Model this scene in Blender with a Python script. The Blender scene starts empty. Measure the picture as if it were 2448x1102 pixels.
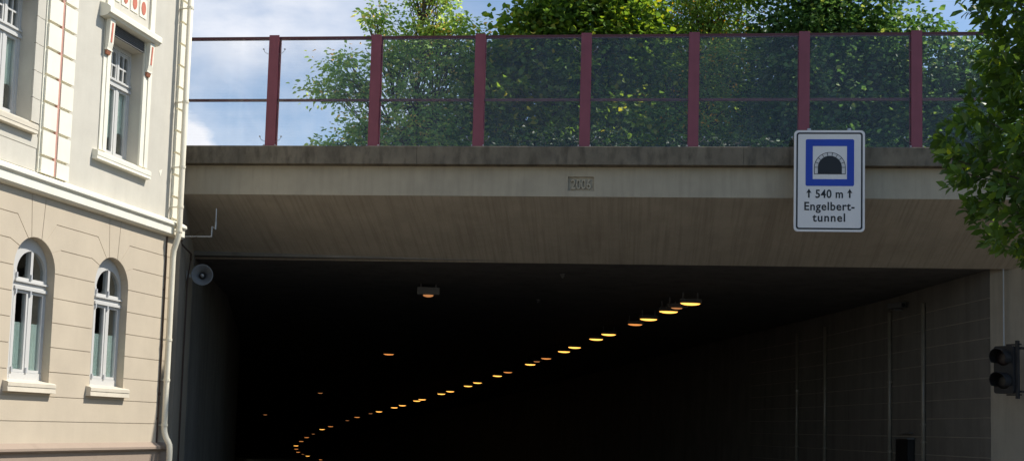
import bpy, bmesh, math, random
import numpy as np
from mathutils import Vector, Matrix, Euler
R = math.radians
rng = random.Random(7)
nr = np.random.default_rng(11)
scn = bpy.context.scene
COL = scn.collection

# ------------------------------------------------------------------ camera
PITCH, ROLL, EYE = 0.0801, -0.0271, 1.6
cd = bpy.data.cameras.new("camera")
cam = bpy.data.objects.new("camera", cd); COL.objects.link(cam)
ex = Vector((1, 0, 0)); uu = Vector((0, -math.sin(PITCH), math.cos(PITCH))); fw = Vector((0, math.cos(PITCH), math.sin(PITCH)))
rt = math.cos(ROLL) * ex - math.sin(ROLL) * uu
up = math.sin(ROLL) * ex + math.cos(ROLL) * uu
M = Matrix((rt, up, -fw)).transposed().to_4x4(); M.translation = (0, 0, EYE)
cam.matrix_world = M
cd.sensor_width = 36.0; cd.lens = 36.0 * 2750 / 2448
cd.shift_y = (803.5 - 551.0) / 2448
cd.clip_start = 0.1; cd.clip_end = 5000
scn.camera = cam

# ------------------------------------------------------------------ light
SUN_AZ, SUN_EL = R(81.7), R(50)
world = bpy.data.worlds.new("World"); scn.world = world; world.use_nodes = True
nt = world.node_tree; N = nt.nodes; L = nt.links
N.clear()
out = N.new("ShaderNodeOutputWorld"); bg = N.new("ShaderNodeBackground"); sky = N.new("ShaderNodeTexSky")
sky.sky_type = 'NISHITA'; sky.sun_disc = False; sky.sun_elevation = SUN_EL; sky.sun_rotation = SUN_AZ
sky.air_density = 1.0; sky.dust_density = 0.6; sky.ozone_density = 1.0
bg.inputs[1].default_value = 0.125
tc = N.new("ShaderNodeTexCoord")
def dirv(az, el): return (math.sin(R(az)) * math.cos(R(el)), math.cos(R(az)) * math.cos(R(el)), math.sin(R(el)))
def cloud_mass(az, el, inner, outer):
    d = N.new("ShaderNodeVectorMath"); d.operation = 'DISTANCE'
    L.new(tc.outputs["Generated"], d.inputs[0]); d.inputs[1].default_value = dirv(az, el)
    m = N.new("ShaderNodeMapRange"); m.inputs[1].default_value = inner; m.inputs[2].default_value = outer
    m.inputs[3].default_value = 1; m.inputs[4].default_value = 0
    L.new(d.outputs["Value"], m.inputs[0]); return m.outputs[0]
noise = N.new("ShaderNodeTexNoise"); noise.inputs["Scale"].default_value = 5.5; noise.inputs["Detail"].default_value = 9; noise.inputs["Roughness"].default_value = .55
mp = N.new("ShaderNodeMapping"); mp.inputs["Scale"].default_value = (1, 1, 2.2); mp.inputs["Location"].default_value = (.3, .8, 0)
L.new(tc.outputs["Generated"], mp.inputs[0]); L.new(mp.outputs[0], noise.inputs["Vector"])
def math_node(op, a, b):
    n = N.new("ShaderNodeMath"); n.operation = op
    for i, v in enumerate((a, b)):
        if isinstance(v, (int, float)): n.inputs[i].default_value = v
        else: L.new(v, n.inputs[i])
    return n.outputs[0]
wide = cloud_mass(-15, 22, .06, .30)
low = cloud_mass(-20.5, 11.5, .02, .17)
gen = N.new("ShaderNodeMapRange"); gen.inputs[1].default_value = .50; gen.inputs[2].default_value = .72
L.new(noise.outputs[0], gen.inputs[0])
soft = N.new("ShaderNodeMapRange"); soft.inputs[1].default_value = .28; soft.inputs[2].default_value = .62
L.new(noise.outputs[0], soft.inputs[0])
f1 = math_node('MULTIPLY', wide, soft.outputs[0])
hard = N.new("ShaderNodeMapRange"); hard.inputs[1].default_value = .67; hard.inputs[2].default_value = .76
L.new(math_node('ADD', math_node('MULTIPLY', low, .6), math_node('MULTIPLY', noise.outputs[0], .9)), hard.inputs[0])
# scattered clouds over the rest of the sky, thinned out near the blue part
f2 = math_node('MULTIPLY', gen.outputs[0], .22)
fac = math_node('MAXIMUM', math_node('MAXIMUM', f1, hard.outputs[0]), f2)
fac = math_node('MULTIPLY', fac, .92)
mix = N.new("ShaderNodeMix"); mix.data_type = 'RGBA'
L.new(fac, mix.inputs["Factor"]); tint = N.new("ShaderNodeMix"); tint.data_type = 'RGBA'; tint.blend_type = 'MULTIPLY'; tint.inputs["Factor"].default_value = 1; L.new(sky.outputs[0], tint.inputs["A"]); tint.inputs["B"].default_value = (.93, 1.02, 1.07, 1); L.new(tint.outputs["Result"], mix.inputs["A"]); mix.inputs["B"].default_value = (7.3, 7.3, 7.55, 1)
L.new(mix.outputs["Result"], bg.inputs[0]); L.new(bg.outputs[0], out.inputs[0])

sd = bpy.data.lights.new("sun", 'SUN'); sd.energy = 5.0; sd.angle = R(.5); sd.color = (1, .95, .865)
sun = bpy.data.objects.new("sun", sd); COL.objects.link(sun)
tosun = Vector((math.sin(SUN_AZ) * math.cos(SUN_EL), math.cos(SUN_AZ) * math.cos(SUN_EL), math.sin(SUN_EL)))
sun.rotation_euler = tosun.to_track_quat('Z', 'Y').to_euler(); sun.location = (30, 5, 40)
vs = scn.view_settings
vs.view_transform = 'Standard'; vs.look = 'None'; vs.exposure = 0.22; vs.gamma = 1; vs.use_curve_mapping = False
scn.cycles.transparent_max_bounces = 24
scn.cycles.max_bounces = 8
scn.cycles.sample_clamp_indirect = 4

# ------------------------------------------------------------------ materials
def mat(name, c, rough=.85, var=.12, vscale=3.0, fine=60.0, bump=.15, streak=None, spec=.3, metal=0.0, dark=None, stretch=(1, 1, 1), stain=None):
    m = bpy.data.materials.new(name); m.use_nodes = True
    t = m.node_tree; n = t.nodes; l = t.links
    p = n["Principled BSDF"]; p.inputs["Roughness"].default_value = rough; p.inputs["Metallic"].default_value = metal
    p.inputs["Specular IOR Level"].default_value = spec
    co = n.new("ShaderNodeTexCoord"); mpn = n.new("ShaderNodeMapping"); mpn.inputs["Scale"].default_value = stretch
    l.new(co.outputs["Object"], mpn.inputs[0])
    a = n.new("ShaderNodeTexNoise"); a.inputs["Scale"].default_value = vscale; a.inputs["Detail"].default_value = 6; a.inputs["Roughness"].default_value = .6
    l.new(mpn.outputs[0], a.inputs["Vector"])
    b = n.new("ShaderNodeTexNoise"); b.inputs["Scale"].default_value = fine; b.inputs["Detail"].default_value = 3
    l.new(co.outputs["Object"], b.inputs["Vector"])
    ad = n.new("ShaderNodeMath"); ad.operation = 'MULTIPLY_ADD'; l.new(b.outputs[0], ad.inputs[0]); ad.inputs[1].default_value = .35
    l.new(a.outputs[0], ad.inputs[2])
    mr = n.new("ShaderNodeMapRange"); mr.inputs[1].default_value = .45; mr.inputs[2].default_value = .95
    l.new(ad.outputs[0], mr.inputs[0])
    mx = n.new("ShaderNodeMix"); mx.data_type = 'RGBA'; l.new(mr.outputs[0], mx.inputs["Factor"])
    lo = dark if dark else tuple(x * (1 - var) for x in c); hi = tuple(min(1, x * (1 + var * .5)) for x in c)
    mx.inputs["A"].default_value = (*lo, 1); mx.inputs["B"].default_value = (*hi, 1)
    last = mx.outputs["Result"]
    if streak:   # run-off streaks: stretched noise along the fall line
        amount, sc, scol = streak
        ms = n.new("ShaderNodeMapping"); ms.inputs["Scale"].default_value = sc; l.new(co.outputs["Object"], ms.inputs[0])
        s = n.new("ShaderNodeTexNoise"); s.inputs["Scale"].default_value = 1; s.inputs["Detail"].default_value = 5; s.inputs["Roughness"].default_value = .62
        l.new(ms.outputs[0], s.inputs["Vector"])
        r2 = n.new("ShaderNodeMapRange"); r2.inputs[1].default_value = .46; r2.inputs[2].default_value = .68; r2.inputs[4].default_value = amount
        l.new(s.outputs[0], r2.inputs[0])
        m2 = n.new("ShaderNodeMix"); m2.data_type = 'RGBA'; l.new(r2.outputs[0], m2.inputs["Factor"])
        l.new(last, m2.inputs["A"]); m2.inputs["B"].default_value = (*scol, 1); last = m2.outputs["Result"]
    if stain:   # broad weather stains
        amount, ssc, scol = stain
        s = n.new("ShaderNodeTexNoise"); s.inputs["Scale"].default_value = ssc; s.inputs["Detail"].default_value = 7; s.inputs["Roughness"].default_value = .65
        l.new(mpn.outputs[0], s.inputs["Vector"])
        r2 = n.new("ShaderNodeMapRange"); r2.inputs[1].default_value = .50; r2.inputs[2].default_value = .75; r2.inputs[4].default_value = amount
        l.new(s.outputs[0], r2.inputs[0])
        m2 = n.new("ShaderNodeMix"); m2.data_type = 'RGBA'; l.new(r2.outputs[0], m2.inputs["Factor"])
        l.new(last, m2.inputs["A"]); m2.inputs["B"].default_value = (*scol, 1); last = m2.outputs["Result"]
    l.new(last, p.inputs["Base Color"])
    if bump:
        bp = n.new("ShaderNodeBump"); bp.inputs["Strength"].default_value = bump; bp.inputs["Distance"].default_value = .01
        l.new(ad.outputs[0], bp.inputs["Height"]); l.new(bp.outputs[0], p.inputs["Normal"])
    return m

def glow(name, c, strength):
    m = bpy.data.materials.new(name); m.use_nodes = True
    p = m.node_tree.nodes["Principled BSDF"]
    p.inputs["Base Color"].default_value = (.5, .4, .25, 1)
    p.inputs["Emission Color"].default_value = (*c, 1); p.inputs["Emission Strength"].default_value = strength
    return m

def leaf_mat(name, cols, trans=.45, rough=.5, spec=.3):
    m = bpy.data.materials.new(name); m.use_nodes = True
    t = m.node_tree; n = t.nodes; l = t.links
    p = n["Principled BSDF"]; o = n["Material Output"]
    p.inputs["Roughness"].default_value = rough; p.inputs["Specular IOR Level"].default_value = spec
    at = n.new("ShaderNodeAttribute"); at.attribute_name = "leaf_tone"
    cr = n.new("ShaderNodeValToRGB"); e = cr.color_ramp.elements
    while len(e) < len(cols): e.new(.5)
    for i, (pos, c) in enumerate(cols): e[i].position = pos; e[i].color = (*c, 1)
    l.new(at.outputs["Fac"], cr.inputs[0])
    l.new(cr.outputs[0], p.inputs["Base Color"])
    tr = n.new("ShaderNodeBsdfTranslucent"); hsv = n.new("ShaderNodeHueSaturation")
    hsv.inputs["Hue"].default_value = .48; hsv.inputs["Saturation"].default_value = 1.15; hsv.inputs["Value"].default_value = 1.7
    l.new(cr.outputs[0], hsv.inputs["Color"]); l.new(hsv.outputs[0], tr.inputs[0])
    ms = n.new("ShaderNodeMixShader"); ms.inputs[0].default_value = trans
    l.new(p.outputs[0], ms.inputs[1]); l.new(tr.outputs[0], ms.inputs[2]); l.new(ms.outputs[0], o.inputs[0])
    return m

def pane_mat(name, tint, gloss, milk, milkcol):
    """clear sheet: lets the view through, mirrors at a grazing angle, and mixes in a thin milky haze"""
    m = bpy.data.materials.new(name); m.use_nodes = True
    t = m.node_tree; n = t.nodes; l = t.links; n.remove(n["Principled BSDF"]); o = n["Material Output"]
    tr = n.new("ShaderNodeBsdfTransparent"); tr.inputs[0].default_value = (*tint, 1)
    gl = n.new("ShaderNodeBsdfGlossy"); gl.inputs["Roughness"].default_value = .03
    df = n.new("ShaderNodeBsdfDiffuse"); df.inputs[0].default_value = (*milkcol, 1)  # milky haze mixed over the sheet as diffuse colour
    lw = n.new("ShaderNodeLayerWeight"); lw.inputs[0].default_value = .25
    mr = n.new("ShaderNodeMapRange"); mr.inputs[3].default_value = gloss; mr.inputs[4].default_value = .5
    l.new(lw.outputs["Fresnel"], mr.inputs[0])
    co = n.new("ShaderNodeTexCoord"); mpn = n.new("ShaderNodeMapping"); mpn.inputs["Scale"].default_value = (2.2, 1, .5)
    l.new(co.outputs["Object"], mpn.inputs[0])
    ns = n.new("ShaderNodeTexNoise"); ns.inputs["Scale"].default_value = 1.3; ns.inputs["Detail"].default_value = 6
    l.new(mpn.outputs[0], ns.inputs["Vector"])
    # the fine horizontal bird-protection threads cast into the sheet
    sx = n.new("ShaderNodeSeparateXYZ"); l.new(co.outputs["Object"], sx.inputs[0])
    wv = n.new("ShaderNodeMath"); wv.operation = 'MULTIPLY'; l.new(sx.outputs["Z"], wv.inputs[0]); wv.inputs[1].default_value = 2 * math.pi / .055
    sn = n.new("ShaderNodeMath"); sn.operation = 'SINE'; l.new(wv.outputs[0], sn.inputs[0])
    th = n.new("ShaderNodeMapRange"); th.inputs[1].default_value = .75; th.inputs[2].default_value = 1; th.inputs[4].default_value = milk * .4
    l.new(sn.outputs[0], th.inputs[0])
    m2 = n.new("ShaderNodeMapRange"); m2.inputs[1].default_value = .3; m2.inputs[2].default_value = .75
    m2.inputs[3].default_value = milk * .45; m2.inputs[4].default_value = milk * 1.5
    l.new(ns.outputs[0], m2.inputs[0])
    ad = n.new("ShaderNodeMath"); ad.operation = 'ADD'; l.new(m2.outputs[0], ad.inputs[0]); l.new(th.outputs[0], ad.inputs[1])
    a = n.new("ShaderNodeMixShader"); l.new(mr.outputs[0], a.inputs[0]); l.new(tr.outputs[0], a.inputs[1]); l.new(gl.outputs[0], a.inputs[2])
    b = n.new("ShaderNodeMixShader"); l.new(ad.outputs[0], b.inputs[0]); l.new(a.outputs[0], b.inputs[1]); l.new(df.outputs[0], b.inputs[2])
    l.new(b.outputs[0], o.inputs[0])
    return m

STUCCO = mat("upper_stucco", (.575, .54, .46), .9, .10, 1.6, 45, .25, streak=(.16, (5, 5, .35), (.44, .40, .33)))
TAN = mat("ground_floor_stucco", (.535, .455, .345), .9, .10, 1.4, 45, .22, streak=(.13, (4, 4, .4), (.42, .35, .27)))
CREAM = mat("cream_paint", (.83, .79, .66), .7, .07, 3, 40, .12, streak=(.13, (7, 7, .6), (.6, .54, .42)))
CREAM2 = mat("sill_paint", (.64, .575, .46), .75, .12, 3, 30, .12, stain=(.35, 2.5, (.5, .42, .32)))
BROWN = mat("plinth_stucco", (.34, .265, .205), .9, .15, 2.0, 40, .2, stain=(.5, 2.0, (.24, .18, .14)))
WHITEWOOD = mat("white_window_paint", (.56, .55, .525), .45, .05, 4, 30, .03, spec=.4)
DARKSLAT = mat("dark_slat_paint", (.13, .125, .12), .7, .15, 5, 40, .1)
STRIPE = mat("stripe_paint", (.56, .30, .235), .8, .15, 6, 40, .1)
RED = mat("red_paint", (.58, .19, .13), .8, .2, 6, 40, .1)
TERRA = mat("terracotta_paint", (.42, .17, .10), .8, .2, 6, 40, .1)
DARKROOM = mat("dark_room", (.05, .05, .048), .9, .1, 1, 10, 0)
CURTAIN = mat("teal_curtain", (.74, .90, .83), .9, .12, 6, 40, 0)
PIPEPAINT = mat("downpipe_paint", (.80, .735, .58), .5, .08, 3, 30, .03, streak=(.2, (14, 14, .5), (.58, .5, .38)))
CABLE = mat("dark_cable", (.075, .045, .033), .6, .2, 6, 30, 0)
ROOF = mat("roof_tile", (.22, .09, .06), .8, .2, 5, 30, .2)
CONC = mat("fascia_concrete", (.41, .355, .265), .9, .15, 1.3, 50, .3, streak=(.30, (9, 1.0, .7), (.23, .20, .16)), stain=(.35, 1.6, (.28, .25, .20)))
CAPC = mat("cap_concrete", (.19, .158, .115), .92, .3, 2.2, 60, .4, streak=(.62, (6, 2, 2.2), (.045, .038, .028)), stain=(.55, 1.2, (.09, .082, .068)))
SLOPEC = mat("soffit_concrete", (.49, .425, .34), .9, .15, 1.6, 50, .25, streak=(.45, (15, .45, .45), (.26, .215, .16)), stain=(.4, 1.2, (.34, .28, .21)))
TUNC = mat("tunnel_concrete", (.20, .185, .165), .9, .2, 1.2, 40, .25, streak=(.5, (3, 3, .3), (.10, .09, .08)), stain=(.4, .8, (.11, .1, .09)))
SEAMC = mat("seam_concrete", (.33, .30, .255), .9, .2, 2, 40, .2)
WINGC = mat("wing_concrete", (.34, .29, .225), .9, .14, 1.2, 50, .3, streak=(.4, (5, 5, .4), (.17, .15, .125)))
MAROON = mat("maroon_steel", (.245, .062, .084), .5, .16, 3, 60, .05, spec=.4, streak=(.25, (12, 12, 1), (.16, .04, .045)))
HORN = mat("horn_paint", (.20, .21, .22), .5, .08, 5, 40, .02)
BOXY = mat("lamp_box_paint", (.22, .22, .22), .6, .1, 5, 40, .02)
WALLPIPE = mat("dull_zinc", (.26, .235, .195), .3, .2, 8, 60, .03, spec=.5)
DULL = mat("dull_grey_plastic", (.13, .13, .13), .5, .1, 5, 40, .02)
RAILPAINT = mat("dark_maroon_rail", (.10, .026, .03), .5, .16, 3, 60, .05, spec=.4)
STEEL = mat("galvanised_steel", (.42, .43, .43), .45, .15, 8, 60, .05, metal=.6)
GREYPL = mat("grey_plastic", (.42, .43, .44), .55, .08, 5, 40, .02)
GREYCAS = mat("lamp_casing", (.16, .16, .16), .6, .1, 5, 40, .02)
BLACKPL = mat("black_plastic", (.018, .018, .02), .5, .1, 5, 40, .02)
SIGNW = mat("sign_white_film", (.74, .70, .67), .4, .04, 2, 30, 0, stain=(.18, 1.5, (.55, .55, .53)))
SIGNB = mat("sign_blue_film", (.02, .06, .40), .4, .08, 2, 30, 0)
SIGNK = mat("sign_black_film", (.018, .018, .02), .4, .1, 2, 30, 0)
SIGNG = mat("sign_grey_film", (.60, .57, .55), .4, .05, 2, 30, 0)
BARK = mat("bark", (.12, .095, .07), .95, .3, 9, 40, .5, stretch=(1, 1, .3))
TWIG = mat("twig_bark", (.16, .12, .085), .9, .2, 9, 40, .2)
ASPHALT = mat("asphalt", (.055, .055, .056), .9, .2, 4, 120, .3)
PAVING = mat("paving", (.125, .105, .08), .9, .15, 3, 60, .3)
SOIL = mat("meadow_ground", (.055, .075, .03), 1, .3, .8, 12, .4, stain=(.6, .5, (.09, .075, .05)))
LAMP_HOT = glow("sodium_lamp", (1.0, .47, .085), 2.2)
LAMP_DIM = glow("dim_sodium_lamp", (1.0, .36, .09), .85)
LAMP_FAINT = glow("faint_sodium_lamp", (1.0, .40, .14), .4)
GLASS = pane_mat("window_glass", (.93, .95, .94), .07, .0001, (.3, .3, .3))
ACRYL = pane_mat("barrier_acrylic", (.995, .997, 1.0), .010, .026, (.5, .54, .58))
REDLENS = mat("signal_red_lens", (.014, .006, .006), .5, .1, 5, 30, 0, spec=.5)
AMBERLENS = mat("signal_amber_lens", (.010, .008, .007), .5, .1, 5, 30, 0, spec=.5)

# ------------------------------------------------------------------ mesh helpers
class MB:
    def __init__(s): s.v = []; s.f = []
    def add(s, vs, fs):
        k = len(s.v); s.v += [tuple(v) for v in vs]; s.f += [tuple(i + k for i in f) for f in fs]; return s
    def box(s, x0, x1, y0, y1, z0, z1):
        x0, x1 = sorted((x0, x1)); y0, y1 = sorted((y0, y1)); z0, z1 = sorted((z0, z1))
        return s.add([(x0, y0, z0), (x1, y0, z0), (x1, y1, z0), (x0, y1, z0), (x0, y0, z1), (x1, y0, z1), (x1, y1, z1), (x0, y1, z1)],
              [(0, 3, 2, 1), (4, 5, 6, 7), (0, 1, 5, 4), (1, 2, 6, 5), (2, 3, 7, 6), (3, 0, 4, 7)])
    def prism(s, poly, axis, a, b):
        """closed outline extruded between a and b along an axis (0,1,2); outline gives the two other coordinates in order"""
        def P(p, w):
            c = list(p); c.insert(axis, w); return c
        n = len(poly)
        area = sum(poly[i][0] * poly[(i + 1) % n][1] - poly[(i + 1) % n][0] * poly[i][1] for i in range(n))
        if (area < 0) != (axis == 1): poly = poly[::-1]
        vs = [P(p, a) for p in poly] + [P(p, b) for p in poly]
        fs = [tuple(range(n))[::-1], tuple(range(n, 2 * n))] + [(i, (i + 1) % n, (i + 1) % n + n, i + n) for i in range(n)]
        if b < a: fs = [f[::-1] for f in fs]
        return s.add(vs, fs)
    def tube(s, pts, rad, sides=8, cap=True):
        pts = [Vector(p) for p in pts]; n = len(pts)
        rad = rad if isinstance(rad, (list, tuple)) else [rad] * n
        vs = []; ref = None
        for i, p in enumerate(pts):
            d = (pts[min(i + 1, n - 1)] - pts[max(i - 1, 0)]).normalized()
            if ref is None or abs(ref.dot(d)) > .95: ref = Vector((0, 0, 1)) if abs(d.z) < .9 else Vector((1, 0, 0))
            a = d.cross(ref).normalized(); b = d.cross(a).normalized(); ref = -b if False else ref
            for k in range(sides):
                t = 2 * math.pi * k / sides
                vs.append(p + (a * math.cos(t) + b * math.sin(t)) * rad[i])
        fs = []
        for i in range(n - 1):
            for k in range(sides):
                k2 = (k + 1) % sides
                fs.append((i * sides + k, i * sides + k2, (i + 1) * sides + k2, (i + 1) * sides + k))
        if cap:
            fs.append(tuple(range(sides))[::-1]); fs.append(tuple(range((n - 1) * sides, n * sides)))
        return s.add(vs, fs)
    def lathe(s, prof, sides, center, axis, ref=(0, 0, 1)):
        """profile of (distance along axis, radius)"""
        ax = Vector(axis).normalized(); rf = Vector(ref)
        a = ax.cross(rf).normalized(); b = ax.cross(a); c = Vector(center)
        vs = []
        for h, r in prof:
            for k in range(sides):
                t = 2 * math.pi * k / sides
                vs.append(c + ax * h + (a * math.cos(t) + b * math.sin(t)) * max(r, 1e-4))
        fs = []
        for i in range(len(prof) - 1):
            for k in range(sides):
                k2 = (k + 1) % sides
                fs.append((i * sides + k, i * sides + k2, (i + 1) * sides + k2, (i + 1) * sides + k))
        return s.add(vs, fs)
    def build(s, name, m, parent=None, smooth=False, recalc=True):
        me = bpy.data.meshes.new(name); me.from_pydata(s.v, [], s.f); me.materials.append(m)
        if recalc:
            bm = bmesh.new(); bm.from_mesh(me); bmesh.ops.recalc_face_normals(bm, faces=bm.faces); bm.to_mesh(me); bm.free()
        if smooth: me.polygons.foreach_set("use_smooth", [True] * len(me.polygons))
        o = bpy.data.objects.new(name, me); COL.objects.link(o)
        if parent: o.parent = parent
        return o

def bevel(o, w=.006, seg=1):
    bm = bmesh.new(); bm.from_mesh(o.data)
    es = [e for e in bm.edges if len(e.link_faces) == 2 and e.calc_face_angle(0) > .5]
    bmesh.ops.bevel(bm, geom=es, offset=w, segments=seg, affect='EDGES', clamp_overlap=True)
    bm.to_mesh(o.data); bm.free(); return o

def empty(name, label, cat, loc=(0, 0, 0), rz=0, group=None):
    o = bpy.data.objects.new(name, None); COL.objects.link(o); o.location = loc; o.rotation_euler = (0, 0, rz); o.empty_display_size = .3
    o["label"] = label; o["category"] = cat
    if group: o["group"] = group
    return o
def tag(o, label, cat, group=None):
    o["label"] = label; o["category"] = cat
    if group: o["group"] = group
    return o
def struct(o): o["kind"] = "structure"; return o

def cut(o, cutters):
    """boolean difference, applied"""
    for c in cutters:
        co = c.build("cutter", DARKROOM, o.parent); bpy.context.view_layer.update()
        md = o.modifiers.new("cut", 'BOOLEAN'); md.operation = 'DIFFERENCE'; md.solver = 'EXACT'; md.object = co
        dg = bpy.context.evaluated_depsgraph_get(); dg.update()
        me = bpy.data.meshes.new_from_object(o.evaluated_get(dg))
        o.modifiers.clear(); old = o.data; o.data = me; bpy.data.meshes.remove(old)
        m = co.data; bpy.data.objects.remove(co); bpy.data.meshes.remove(m)

# ------------------------------------------------------------------ ground, road, hill
g = MB(); g.add([(-1500, -1500, -.02), (1500, -1500, -.02), (1500, 21.0, -.02), (-1500, 21.0, -.02)], [(0, 1, 2, 3)])
struct(g.build("ground", PAVING))
g = MB(); g.add([(-4.2, -200, -.012), (9.0, -200, -.012), (9.0, 21.0, -.012), (-4.2, 21.0, -.012)], [(0, 1, 2, 3)])
struct(g.build("road", ASPHALT))
g = MB(); g.box(-4.4, -4.21, -60, 20.5, -.015, .10); g.box(9.01, 9.2, -60, 20.5, -.015, .10)
struct(g.build("kerb", WINGC))

# ------------------------------------------------------------------ tunnel course (lamp row measured from the lamps themselves)
YS = [20.9, 23.2, 28, 33.5, 39, 44.5, 50, 58, 63.5, 69, 74.5, 80, 85.5, 91, 100, 108, 115, 120, 126, 132, 140, 150, 165]
XS = [4.80, 4.62, 4.34, 3.98, 3.28, 2.44, 1.51, -.17, -1.85, -3.6, -5.7, -7.5, -9.7, -12, -15.5, -18.4, -20.7, -22.1, -23.1, -24, -24.4, -24.5, -24]
ZL = [4.85, 4.83, 4.80, 4.85, 4.86, 4.80, 4.69, 4.44, 4.10, 3.72, 3.33, 2.98, 2.61, 2.19, 1.42, .60, -.2, -.73, -1.2, -1.7, -2.3, -3.0, -4.0]   # lamp height
def course(y): return float(np.interp(y, YS, XS)), float(np.interp(y, YS, ZL))
def normal_at(y):
    x0, _ = course(y - 1.5); x1, _ = course(y + 1.5); d = Vector((x1 - x0, 3, 0)).normalized(); return Vector((d.y, -d.x, 0))
CEIL = .27     # ceiling above the lamps

AZB = R(95.76); BROT = R(-5.76)
portal = empty("tunnel_portal", "wide grey concrete tunnel mouth with dark bore, streaked sloping soffit and year 2006", "tunnel", (0, 21.3, 0), BROT)
def loc_b(p):   # world -> portal local
    d = Vector(p) - Vector((0, 21.3, 0)); c, s_ = math.cos(-BROT), math.sin(-BROT)
    return Vector((d.x * c - d.y * s_, d.x * s_ + d.y * c, d.z))
S0, S1 = -10.5, 15.0
FZ0, FZ1, CZ0, CZ1 = 5.965, 6.545, 6.535, 6.885
TS, ZS = 2.6, 5.06
# parapet cap with drip edge, cast in lengths
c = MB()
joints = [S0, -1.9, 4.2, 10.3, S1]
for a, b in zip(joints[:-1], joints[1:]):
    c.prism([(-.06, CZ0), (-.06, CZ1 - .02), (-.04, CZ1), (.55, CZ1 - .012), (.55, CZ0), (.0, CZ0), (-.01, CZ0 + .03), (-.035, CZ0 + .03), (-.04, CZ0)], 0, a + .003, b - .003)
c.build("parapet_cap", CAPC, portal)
# fascia with recessed year plate
fb = MB().box(S0, S1, .12, .5, FZ0, CZ0 - .004).build("fascia", CONC, portal)
cut(fb, [MB().box(.965, 1.455, .05, .165, 6.075, 6.345)])
def text_mesh(body, size, name, m, parent, loc, extrude=.002, weight=0.0, rot=(R(90), 0, 0), align='CENTER', space=1.0, sx=1.0):
    cu = bpy.data.curves.new("txt", 'FONT'); cu.body = body; cu.size = size; cu.extrude = extrude; cu.offset = weight
    cu.align_x = align; cu.space_character = space; cu.resolution_u = 4
    o = bpy.data.objects.new("txt", cu); COL.objects.link(o)
    dg = bpy.context.evaluated_depsgraph_get(); dg.update()
    me = bpy.data.meshes.new_from_object(o.evaluated_get(dg))
    bpy.data.objects.remove(o); bpy.data.curves.remove(cu)
    me.transform(Matrix.Translation(loc) @ Euler(rot).to_matrix().to_4x4() @ Matrix.Diagonal((sx, 1, 1, 1)))
    me.materials.clear(); me.materials.append(m); me.name = name
    o = bpy.data.objects.new(name, me); COL.objects.link(o); o.parent = parent; return o
text_mesh("2006", .265, "year_digits", CONC, portal, (1.21, .148, 6.115), .018, .003, sx=.72)
# sloping soffit
c = MB(); c.prism([(.1205, FZ0 - .001), (.5, FZ0 - .001), (TS + .02, ZS + .5), (TS, ZS)], 0, S0, S1)
c.build("soffit", SLOPEC, portal)

# tunnel bore: left wall, right wall, ceiling, floor as thick sheets along the course
def left_off(y): return -float(np.interp(y, [20, 24.3, 40, 60, 200], [11.35, 11.4, 12.6, 13.4, 13.4]))
def right_off(y): return 5.05
def side_pts(off, y):
    x, z = course(y); n = normal_at(y) if y > 26 else Vector((1, 0, 0)); return Vector((x + n.x * off, y + n.y * off, z))
ys = [24.0] + [y for y in YS if y > 26]
yfine = sorted(set(ys + [25, 26, 30.5, 36, 42, 47, 54, 95, 104, 136, 145]))
lw, rw = [], []
for y in yfine: lw.append(side_pts(left_off(y), y)); rw.append(side_pts(right_off(y), y))
LW0 = Vector((-6.80, 24.25, 4.82)); lw[0] = LW0
RW0 = Vector((9.70, 23.25, 4.82)); rw[0] = RW0
def wall_strip(pts, side, name, m, zlo=-5.3, zhi=CEIL, ridges=False):
    c = MB(); n = len(pts); vs = []; fs = []
    for i, p in enumerate(pts):
        a = pts[max(i - 1, 0)]; b = pts[min(i + 1, n - 1)]; d = (b - a).normalized(); o = Vector((d.y, -d.x, 0)).normalized() * (.4 * side)
        for q in (p, p + o):
            vs += [(q.x, q.y, p.z + zlo), (q.x, q.y, p.z + zhi + .3)]
    for i in range(n - 1):
        k = 4 * i; fs += [(k, k + 4, k + 5, k + 1), (k + 2, k + 3, k + 7, k + 6), (k, k + 2, k + 6, k + 4), (k + 1, k + 5, k + 7, k + 3)]
    fs += [(0, 1, 3, 2), (4 * n - 4, 4 * n - 2, 4 * n - 1, 4 * n - 3)]
    c.add(vs, fs)
    sm_ = MB()
    if ridges:   # raised horizontal board seams of the formwork
        for z in [.45 + .405 * k for k in range(11)]:
            for i in range(min(n - 1, 7)):
                a, b = pts[i], pts[i + 1]; d = (b - a).normalized(); o = Vector((-d.y, d.x, 0)) * side * .010
                sm_.add([(a.x, a.y, z), (b.x, b.y, z), (b.x, b.y, z + .022), (a.x, a.y, z + .022),
                       (a.x + o.x, a.y + o.y, z + .004), (b.x + o.x, b.y + o.y, z + .004), (b.x + o.x, b.y + o.y, z + .018), (a.x + o.x, a.y + o.y, z + .018)],
                      [(4, 5, 6, 7), (0, 1, 5, 4), (3, 7, 6, 2), (0, 4, 7, 3), (1, 2, 6, 5)])
    if ridges:
        q_ = sm_.build('formwork_seam', SEAMC); q_.parent = portal; q_.matrix_parent_inverse = Matrix.Rotation(-BROT, 4, 'Z') @ Matrix.Translation((0, -21.3, 0))
    o = c.build(name, m); o.parent = portal; o.matrix_parent_inverse = Matrix.Rotation(-BROT, 4, 'Z') @ Matrix.Translation((0, -21.3, 0)); return o
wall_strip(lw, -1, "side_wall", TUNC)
wall_strip(rw, 1, "side_wall", TUNC, ridges=True)
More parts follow.
